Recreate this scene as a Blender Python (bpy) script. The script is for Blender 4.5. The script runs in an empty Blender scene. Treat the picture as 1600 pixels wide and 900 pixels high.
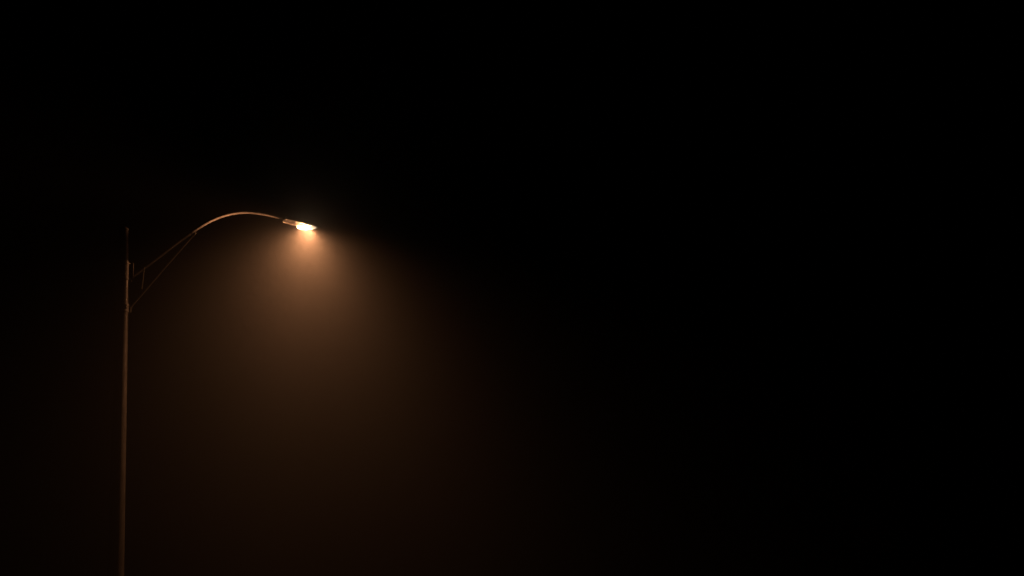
import bpy, bmesh, math
from mathutils import Vector, Matrix

scene = bpy.context.scene
C = scene.collection
PI = math.pi

# ---------------------------------------------------------------- camera
cam_data = bpy.data.cameras.new('camera')
cam = bpy.data.objects.new('camera', cam_data)
C.objects.link(cam)
cam.location = (0.0, 0.0, 1.6)
cam.rotation_euler = (math.radians(90 + 4.2), 0, 0)
cam_data.sensor_width = 36.0
cam_data.lens = 42.525
cam_data.shift_y = 0.26125
cam_data.clip_start = 0.05
cam_data.clip_end = 1000.0
scene.camera = cam

# ---------------------------------------------------------------- night sky
world = bpy.data.worlds.new('World')
scene.world = world
world.use_nodes = True
wn, wl = world.node_tree.nodes, world.node_tree.links
wn.clear()
w_out = wn.new('ShaderNodeOutputWorld')
w_bg = wn.new('ShaderNodeBackground')
w_sky = wn.new('ShaderNodeTexSky')
w_sky.sky_type = 'NISHITA'
w_sky.sun_disc = False
w_sky.sun_elevation = math.radians(-6.0)      # the sun is well below the horizon
w_sky.sun_rotation = math.radians(200.0)
w_bg.inputs['Strength'].default_value = 0.00002
wl.new(w_sky.outputs['Color'], w_bg.inputs['Color'])
wl.new(w_bg.outputs['Background'], w_out.inputs['Surface'])

# ---------------------------------------------------------------- exposure, sampling
scene.view_settings.view_transform = 'Standard'
scene.view_settings.look = 'None'
scene.view_settings.gamma = 1.0
scene.view_settings.exposure = 0.0
scene.view_settings.use_curve_mapping = False
scene.render.engine = 'CYCLES'
scene.cycles.volume_bounces = 0
scene.cycles.light_sampling_threshold = 0.0
scene.cycles.use_denoising = True
scene.cycles.use_adaptive_sampling = False
scene.cycles.sample_clamp_direct = 0.0
scene.cycles.sample_clamp_indirect = 0.0

# ---------------------------------------------------------------- tuning of air and lamp
HAZE_DENSITY = 0.035
HAZE_G = 0.96
BEAM = 101.0
LENS = 1.9
BEAM_COLOR = (1.0, 0.41, 0.17)
# candela table of the luminaire: angle from straight down -> relative intensity; the sharp
# cut-off towards the street is softer on the side of the arm, where the drop glass spills light
IES_ANGLES = [0, 10, 20, 30, 40, 50, 56, 62, 66, 70, 74, 79, 84, 90, 96, 101, 125, 180]
IES_MAIN = [1, .97, .897, .739, .478, .274, .169, .0725, .0245, .0005, .0002, .0001, 0, 0, 0, 0, 0, 0]
IES_STREET = [1, 1.03, 1.07, .98, .63, .27, .105, .036, .014, .0003, .0001, 0, 0, 0, 0, 0, 0, 0]
IES_ARM = [.92, .70, .44, .42, .31, .13, .058, .029, .019, .015, .026, .22, .27, .20, .14, .003, 0, 0]
# (semi axes, depth, seat in the head, tilt against the head)
LENS_A, LENS_B, LENS_D, LENS_AT, LENS_TILT = .203, .086, .047, (0.486, 0, -.020), math.radians(14.5)
IES_PLANES = [(0, IES_MAIN), (52, IES_MAIN), (80, IES_ARM), (105, IES_ARM), (135, IES_MAIN), (220, IES_MAIN), (270, IES_STREET), (325, IES_STREET), (360, IES_MAIN)]

# ---------------------------------------------------------------- materials
def material(name):
    m = bpy.data.materials.new(name)
    m.use_nodes = True
    return m, m.node_tree.nodes, m.node_tree.links, m.node_tree.nodes['Principled BSDF']

def galvanised(name, base, dark, rough, metal, scale=(14, 14, 1.6), bump=0.12):
    m, n, l, b = material(name)
    tc = n.new('ShaderNodeTexCoord')
    mp = n.new('ShaderNodeMapping'); mp.inputs['Scale'].default_value = scale
    l.new(tc.outputs['Object'], mp.inputs['Vector'])
    no = n.new('ShaderNodeTexNoise'); no.inputs['Scale'].default_value = 3.0
    no.inputs['Detail'].default_value = 6.0; no.inputs['Roughness'].default_value = 0.65
    l.new(mp.outputs['Vector'], no.inputs['Vector'])
    fine = n.new('ShaderNodeTexNoise'); fine.inputs['Scale'].default_value = 90.0
    fine.inputs['Detail'].default_value = 3.0
    l.new(tc.outputs['Object'], fine.inputs['Vector'])
    cr = n.new('ShaderNodeValToRGB')
    cr.color_ramp.elements[0].position = 0.32; cr.color_ramp.elements[0].color = (*dark, 1)
    cr.color_ramp.elements[1].position = 0.68; cr.color_ramp.elements[1].color = (*base, 1)
    l.new(no.outputs['Fac'], cr.inputs['Fac'])
    l.new(cr.outputs['Color'], b.inputs['Base Color'])
    mr = n.new('ShaderNodeMapRange')
    mr.inputs['To Min'].default_value = rough - 0.08; mr.inputs['To Max'].default_value = rough + 0.12
    l.new(no.outputs['Fac'], mr.inputs['Value'])
    l.new(mr.outputs['Result'], b.inputs['Roughness'])
    b.inputs['Metallic'].default_value = metal
    bp = n.new('ShaderNodeBump'); bp.inputs['Strength'].default_value = bump; bp.inputs['Distance'].default_value = 0.004
    l.new(fine.outputs['Fac'], bp.inputs['Height'])
    l.new(bp.outputs['Normal'], b.inputs['Normal'])
    return m

M_POLE = galvanised('weathered_steel', (.48, .465, .445), (.31, .30, .285), .28, .72)
M_ARM = galvanised('arm_steel', (.50, .48, .46), (.38, .365, .35), .42, .6, scale=(3, 14, 14))
M_TOP = galvanised('dimmed_steel', (.032, .029, .027), (.02, .018, .017), .7, .05)  # pole top and cap: colour darkened to imitate the weaker light up there
M_FITTING = galvanised('fitting_steel', (.50, .48, .46), (.34, .33, .31), .5, .4)
M_HOUSING = galvanised('housing_paint', (.17, .16, .15), (.13, .125, .12), .5, .0)
M_PANEL = galvanised('dark_panel', (.028, .026, .024), (.023, .021, .020), .7, .0)
M_RIM = galvanised('rim_metal', (.07, .066, .062), (.056, .053, .05), .5, .1)
M_RUBBER, _, _, _b = material('dark_rubber')
_b.inputs['Base Color'].default_value = (.02, .02, .02, 1); _b.inputs['Roughness'].default_value = .7
M_CABLE, _, _, _b = material('cable_sheath')
_b.inputs['Base Color'].default_value = (.55, .54, .44, 1); _b.inputs['Roughness'].default_value = .5

M_LENS, _n, _l, _b = material('glowing_lens')          # milky drop glass: glows itself and lets the lamp through
_b.inputs['Base Color'].default_value = (.8, .8, .8, 1)
_b.inputs['Roughness'].default_value = .25
_b.inputs['Emission Color'].default_value = (1.0, .74, .47, 1)
_b.inputs['Emission Strength'].default_value = LENS * 2
_tr = _n.new('ShaderNodeBsdfTransparent')
_mx = _n.new('ShaderNodeMixShader'); _mx.inputs['Fac'].default_value = .5
_l.new(_tr.outputs['BSDF'], _mx.inputs[1]); _l.new(_b.outputs['BSDF'], _mx.inputs[2])
_l.new(_mx.outputs['Shader'], _n['Material Output'].inputs['Surface'])

M_GROUND, _n, _l, _b = material('asphalt')
_tc = _n.new('ShaderNodeTexCoord')
_no = _n.new('ShaderNodeTexNoise'); _no.inputs['Scale'].default_value = 40; _no.inputs['Detail'].default_value = 8
_l.new(_tc.outputs['Object'], _no.inputs['Vector'])
_cr = _n.new('ShaderNodeValToRGB')
_cr.color_ramp.elements[0].color = (.03, .03, .03, 1); _cr.color_ramp.elements[1].color = (.075, .072, .07, 1)
_l.new(_no.outputs['Fac'], _cr.inputs['Fac']); _l.new(_cr.outputs['Color'], _b.inputs['Base Color'])
_b.inputs['Roughness'].default_value = .9

# ---------------------------------------------------------------- mesh helpers
def link_mesh(name, bm, mat, parent=None, smooth=True, sharp=40):
    bmesh.ops.recalc_face_normals(bm, faces=bm.faces[:])
    for e in bm.edges:
        if len(e.link_faces) == 2 and e.calc_face_angle(0) > math.radians(sharp):
            e.smooth = False
    for f in bm.faces:
        f.smooth = smooth
    me = bpy.data.meshes.new(name)
    bm.to_mesh(me); bm.free()
    me.materials.append(mat)
    o = bpy.data.objects.new(name, me)
    C.objects.link(o)
    o.parent = parent
    return o

def bridge(bm, a, b):
    n = len(a)
    for i in range(n):
        bm.faces.new((a[i], a[(i + 1) % n], b[(i + 1) % n], b[i]))

def lathe(bm, prof, seg=40, centre=(0, 0, 0), cap=True):
    """profile of (radius, z) turned about the vertical"""
    rings = []
    for r, z in prof:
        rings.append([bm.verts.new((centre[0] + r * math.cos(2 * PI * i / seg), centre[1] + r * math.sin(2 * PI * i / seg), centre[2] + z)) for i in range(seg)])
    for a, b in zip(rings, rings[1:]):
        bridge(bm, a, b)
    if cap:
        bm.faces.new(rings[0]); bm.faces.new(rings[-1])

def tube(bm, pts, radii, seg=16, cap=True):
    pts = [Vector(p) for p in pts]
    if not isinstance(radii, (list, tuple)):
        radii = [radii] * len(pts)
    rings = []
    side = None
    for i, p in enumerate(pts):
        t = (pts[min(i + 1, len(pts) - 1)] - pts[max(i - 1, 0)]).normalized()
        if side is None:
            side = t.cross(Vector((0, 1, 0)))
            if side.length < .1: side = t.cross(Vector((1, 0, 0)))
        side = (side - t * side.dot(t)).normalized()
        up = t.cross(side)
        rings.append([bm.verts.new(p + (side * math.cos(2 * PI * k / seg) + up * math.sin(2 * PI * k / seg)) * radii[i]) for k in range(seg)])
    for a, b in zip(rings, rings[1:]):
        bridge(bm, a, b)
    if cap:
        bm.faces.new(rings[0]); bm.faces.new(rings[-1])

def smooth_path(pts, n=6):
    """Catmull-Rom through the points"""
    P = [Vector(p) for p in pts]
    P = [P[0] * 2 - P[1]] + P + [P[-1] * 2 - P[-2]]
    out = []
    for i in range(1, len(P) - 2):
        a, b, c, d = P[i - 1:i + 3]
        for k in range(n):
            t = k / n
            out.append(.5 * ((2 * b) + (c - a) * t + (2 * a - 5 * b + 4 * c - d) * t * t + (3 * b - a - 3 * c + d) * t ** 3))
    out.append(P[-2])
    return out

def box(bm, centre, size, rot=None, bevel=.003):
    r = bmesh.ops.create_cube(bm, size=1)
    vs = r['verts']
    M = Matrix.Translation(centre) @ (rot or Matrix.Identity(4)) @ Matrix.Diagonal((*size, 1))
    bmesh.ops.transform(bm, matrix=M, verts=vs)
    es = list({e for v in vs for e in v.link_edges})
    bmesh.ops.bevel(bm, geom=es, offset=bevel, segments=2, affect='EDGES')

# ---------------------------------------------------------------- ground
gb = bmesh.new()
bmesh.ops.create_grid(gb, x_segments=24, y_segments=24, size=70)
ground = link_mesh('ground', gb, M_GROUND)
ground.location = (0, 40, 0)
ground['kind'] = 'structure'
ground['label'] = 'dark asphalt ground below the street lamp'

# ---------------------------------------------------------------- street lamp
def pole_radius(z):
    P = [(0, .162), (3.23, .139), (6.17, .114), (7.77, .105), (8.36, .1035)]
    for (z0, r0), (z1, r1) in zip(P, P[1:]):
        if z <= z1: return r0 + (r1 - r0) * (z - z0) / (z1 - z0)
    return P[-1][1]

def build_street_lamp():
    lamp = bpy.data.objects.new('street_lamp', None)
    C.objects.link(lamp)
    lamp.location = (-6.893, 21.0, 0)
    lamp.rotation_euler = (0, 0, math.radians(32))
    lamp.empty_display_size = .3
    lamp['label'] = 'tall tapered metal street lamp with lit head on a long curved arm'
    lamp['category'] = 'street lamp'

    # lower shaft, built of two slipped lengths with a seam between them
    b = bmesh.new()
    prof = [(pole_radius(0) , -.3)] + [(pole_radius(z), z) for z in (0, .8, 1.6, 2.4, 3.23, 4.2, 5.2)]
    prof += [(pole_radius(5.20) - .0025, 5.2015), (pole_radius(5.21) - .0025, 5.21)]
    prof += [(pole_radius(z), z) for z in (5.212, 5.7, 6.17, 6.8, 7.4, 7.77, 8.1, 8.36)]
    prof += [(.099, 8.372)]
    lathe(b, prof, 56)
    link_mesh('pole', b, M_POLE, lamp)

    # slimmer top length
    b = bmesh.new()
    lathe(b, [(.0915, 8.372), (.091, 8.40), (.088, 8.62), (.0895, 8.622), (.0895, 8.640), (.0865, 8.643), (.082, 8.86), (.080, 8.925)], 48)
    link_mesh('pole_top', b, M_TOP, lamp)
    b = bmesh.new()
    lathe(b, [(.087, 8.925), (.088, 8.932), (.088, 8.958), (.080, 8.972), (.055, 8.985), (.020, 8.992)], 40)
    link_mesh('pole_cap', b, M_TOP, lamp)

    # upper clamp that carries the arm
    def clamp(z0, z1, gap, bolts):
        b = bmesh.new()
        r = pole_radius((z0 + z1) / 2)
        for (a, c) in ((z0, z0 + .028), (z1 - .028, z1)):
            lathe(b, [(r + .001, a), (r + .011, a + .002), (r + .011, c - .002), (r + .001, c)], 48, cap=False)
        lathe(b, [(r + .0005, z0 + .02), (r + .005, z0 + .021), (r + .005, z1 - .021), (r + .0005, z1 - .02)], 48, cap=False)
        return link_mesh('clamp', b, M_FITTING, lamp), r
    up, r = clamp(8.03, 8.34, .03, 2)
    b = bmesh.new()
    box(b, (r + .022, 0, 8.325), (.05, .05, .018))
    box(b, (r + .022, 0, 8.06), (.05, .05, .018))
    box(b, (.153, 0, 8.195), (.014, .115, .30))
    for y in (-.058, .058):
        tube(b, [(.160, y, 8.045), (.160, y, 8.345)], .0105, 12)
    link_mesh('arm_bracket', b, M_POLE, up)
    for z in (8.12, 8.29):
        b = bmesh.new()
        tube(b, [(.159, -.028, z), (.172, -.028, z)], .012, 6)
        link_mesh('bolt', b, M_FITTING, up)

    # lower clamp that holds the brace rod
    low, r = clamp(7.455, 7.60, .03, 1)
    b = bmesh.new()
    box(b, (r * .62, -r * .80, 7.545), (.055, .03, .075), Matrix.Rotation(math.radians(38), 4, 'Z'))
    link_mesh('clamp_block', b, M_FITTING, low)
    b = bmesh.new()
    tube(b, [(r * .62 + .009, -r * .80 - .012, 7.545), (r * .62 + .018, -r * .80 - .024, 7.545)], .010, 6)
    link_mesh('bolt', b, M_RUBBER, low)
    b = bmesh.new()                                   # U-shaped eye for the rod
    tube(b, smooth_path([(r + .004, 0, 7.585), (.128, 0, 7.588), (.145, 0, 7.565), (.150, 0, 7.52), (.148, 0, 7.475), (.13, 0, 7.462), (r + .004, 0, 7.468)], 4), .011, 10)
    link_mesh('eye', b, M_FITTING, low)

    # arm: thick straight pipe, coupling, thinner curved pipe
    b = bmesh.new()
    tube(b, smooth_path([(0.165, 0, 8.130), (0.368, 0, 8.319), (0.649, 0, 8.588), (0.933, 0, 8.865), (1.193, 0, 9.105)], 5), .037, 20)
    arm = link_mesh('arm', b, M_ARM, lamp)
    b = bmesh.new()
    tube(b, [(1.189, 0, 9.101), (1.210, 0, 9.120)], .040, 20)
    link_mesh('coupling', b, M_RUBBER, arm)
    b = bmesh.new()
    path = smooth_path([(1.205, 0, 9.117), (1.338, 0, 9.230), (1.495, 0, 9.356), (1.655, 0, 9.465), (1.815, 0, 9.552), (1.976, 0, 9.623), (2.142, 0, 9.675),
                        (2.307, 0, 9.708), (2.473, 0, 9.722), (2.643, 0, 9.728), (2.813, 0, 9.725), (2.944, 0, 9.717)], 6)
    tube(b, path, [.034 - .007 * i / (len(path) - 1) for i in range(len(path))], 20)
    link_mesh('curved_arm', b, M_ARM, lamp)

    # brace rod with its clip under the arm
    b = bmesh.new()
    tube(b, [(0.141, 0, 7.542), (0.682, 0, 8.298), (1.235, 0, 9.050)], .0115, 10)
    rod = link_mesh('brace_rod', b, M_FITTING, lamp)
    b = bmesh.new()
    tube(b, smooth_path([(1.220, 0, 9.106), (1.212, 0, 9.076), (1.224, 0, 9.053), (1.250, 0, 9.058), (1.279, 0, 9.095), (1.284, 0, 9.130), (1.268, 0, 9.153)], 4), .011, 10)
    link_mesh('rod_clip', b, M_FITTING, rod)

    # loose end of cable hanging below the arm
    b = bmesh.new()
    tube(b, smooth_path([(0.362, -.034, 8.311), (0.356, -.048, 8.279), (0.347, -.054, 8.178), (0.336, -.056, 8.047), (0.323, -.058, 7.956), (0.315, -.06, 7.910)], 4), .0105, 8)
    link_mesh('hanging_cable', b, M_CABLE, lamp)

    # ------------------------------------------------ lamp head (own frame: x along the head, z up, origin at its neck)
    head = bpy.data.objects.new('lamp_head', None)
    TILT = math.radians(3.0)
    b = bmesh.new()
    L = 0.704
    outline = []                                       # half-width along the head
    for u, wd in ((0, .0), (.002, .040), (.006, .066), (.016, .090), (.036, .106), (.08, .115), (.18, .119), (.28, .121), (.38, .121), (.46, .116), (.53, .103), (.585, .083), (.62, .061), (.643, .035), (.655, .0)):
        outline.append((u * L / .655, wd))
    ring = [(u, -w_) for u, w_ in outline] + [(u, w_) for u, w_ in reversed(outline[1:-1])]
    def loop(bm, inset, z, drop=0.0):
        vs = []
        for u, v in ring:
            s_u = (u - L / 2) * (1 - inset / (L / 2)) + L / 2
            s_v = v * (1 - inset / .125)
            vs.append(bm.verts.new((s_u, s_v, z)))
        return vs
    # housing: side walls and domed top
    loops = [loop(b, .002, .004), loop(b, .001, .028), loop(b, .006, .046), loop(b, .018, .062), loop(b, .042, .076), loop(b, .075, .083)]
    for p, q in zip(loops, loops[1:]): bridge(b, p, q)
    b.faces.new(loops[-1])
    body = link_mesh('lamp_head', b, M_HOUSING, lamp, sharp=50)
    body.location = (2.984, 0, 9.683)
    body.rotation_euler = (0, TILT, 0)
    # rim flange round the underside
    b = bmesh.new()
    loops = [loop(b, .0, .006), loop(b, -.003, .002), loop(b, -.003, -.004), loop(b, .0, -.007), loop(b, .010, -.007), loop(b, .012, .002)]
    for p, q in zip(loops, loops[1:]): bridge(b, p, q)
    link_mesh('rim', b, M_RIM, body)
    b = bmesh.new()
    lo0, lo1 = loop(b, .004, .0035), loop(b, .004, .012)
    b.faces.new(lo0); bridge(b, lo0, lo1); b.faces.new(lo1[::-1])
    link_mesh('underside_panel', b, M_PANEL, body)
    # drop-glass lens under the front half
    b = bmesh.new()
    ax, ay, dep = LENS_A, LENS_B, LENS_D
    N, K = 48, 9
    rings = []
    for k in range(K):
        t = k / K * PI / 2
        rings.append([b.verts.new((ax * math.cos(t) * math.cos(2 * PI * i / N), ay * math.cos(t) * math.sin(2 * PI * i / N), -dep * math.sin(t))) for i in range(N)])
    for p, q in zip(rings, rings[1:]): bridge(b, p, q)
    b.faces.new(rings[-1]); b.faces.new([b.verts.new(v.co + Vector((0, 0, .012))) for v in rings[0]][::-1])
    b.faces.ensure_lookup_table(); top = list(b.faces[-1].verts)
    bridge(b, rings[0], top[::-1])
    lens = link_mesh('lens', b, M_LENS, body)
    lens.location = LENS_AT
    lens.rotation_euler = (0, -LENS_TILT, 0)
    # latch at the nose, neck socket at the arm
    b = bmesh.new()
    tube(b, smooth_path([(L - .005, 0, .004), (L + .013, 0, .006), (L + .027, 0, .020), (L + .035, 0, .032)], 3), .009, 8)
    link_mesh('latch', b, M_RIM, body)
    b = bmesh.new()
    tube(b, [(-.055, 0, .044), (-.02, 0, .040), (.06, 0, .036)], [.024, .030, .034], 18)
    link_mesh('neck', b, M_RUBBER, body)

    # the lamp's own light, with the throw of a street luminaire
    txt = bpy.data.texts.new('luminaire.ies')
    planes = '\n'.join(' '.join('%.4f' % (1000 * c) for c in table) for _, table in IES_PLANES)
    txt.write('IESNA:LM-63-1995\nTILT=NONE\n1 1000 1 %d %d 1 2 0 0 0\n1 1 100\n%s\n%s\n%s\n' % (
        len(IES_ANGLES), len(IES_PLANES), ' '.join(map(str, IES_ANGLES)), ' '.join(str(p) for p, _ in IES_PLANES), planes))
    for du in (-.10, -.01, .08):
        ld = bpy.data.lights.new('lamp_light', 'POINT')
        ld.energy = BEAM / 3
        ld.color = BEAM_COLOR
        ld.shadow_soft_size = .035
        ld.use_nodes = True
        nt = ld.node_tree
        em = nt.nodes['Emission']
        ie = nt.nodes.new('ShaderNodeTexIES')
        ie.mode = 'INTERNAL'; ie.ies = txt
        nt.links.new(ie.outputs['Fac'], em.inputs['Strength'])
        lo = bpy.data.objects.new('lamp_light', ld)
        C.objects.link(lo)
        lo.parent = body
        lo.rotation_euler = (0, math.radians(3.6) - TILT, 0)
        lo.location = (LENS_AT[0] + du, 0, LENS_AT[2] - .036)
    return lamp

build_street_lamp()

# ---------------------------------------------------------------- night mist, one closed box round everything
hb = bmesh.new()
bmesh.ops.create_cube(hb, size=1)
M_HAZE = bpy.data.materials.new('mist')
M_HAZE.use_nodes = True
n, l = M_HAZE.node_tree.nodes, M_HAZE.node_tree.links
n.clear()
ho = n.new('ShaderNodeOutputMaterial')
hv = n.new('ShaderNodeVolumePrincipled')
hv.inputs['Color'].default_value = (.8, .8, .8, 1)
hv.inputs['Density'].default_value = HAZE_DENSITY
hv.inputs['Anisotropy'].default_value = HAZE_G
l.new(hv.outputs['Volume'], ho.inputs['Volume'])
haze = link_mesh('haze', hb, M_HAZE, smooth=False)
haze.scale = (150, 150, 12.5)
haze.location = (0, 40, 5.25)
haze['kind'] = 'stuff'
haze['label'] = 'thin night mist glowing brown below the lit lamp'
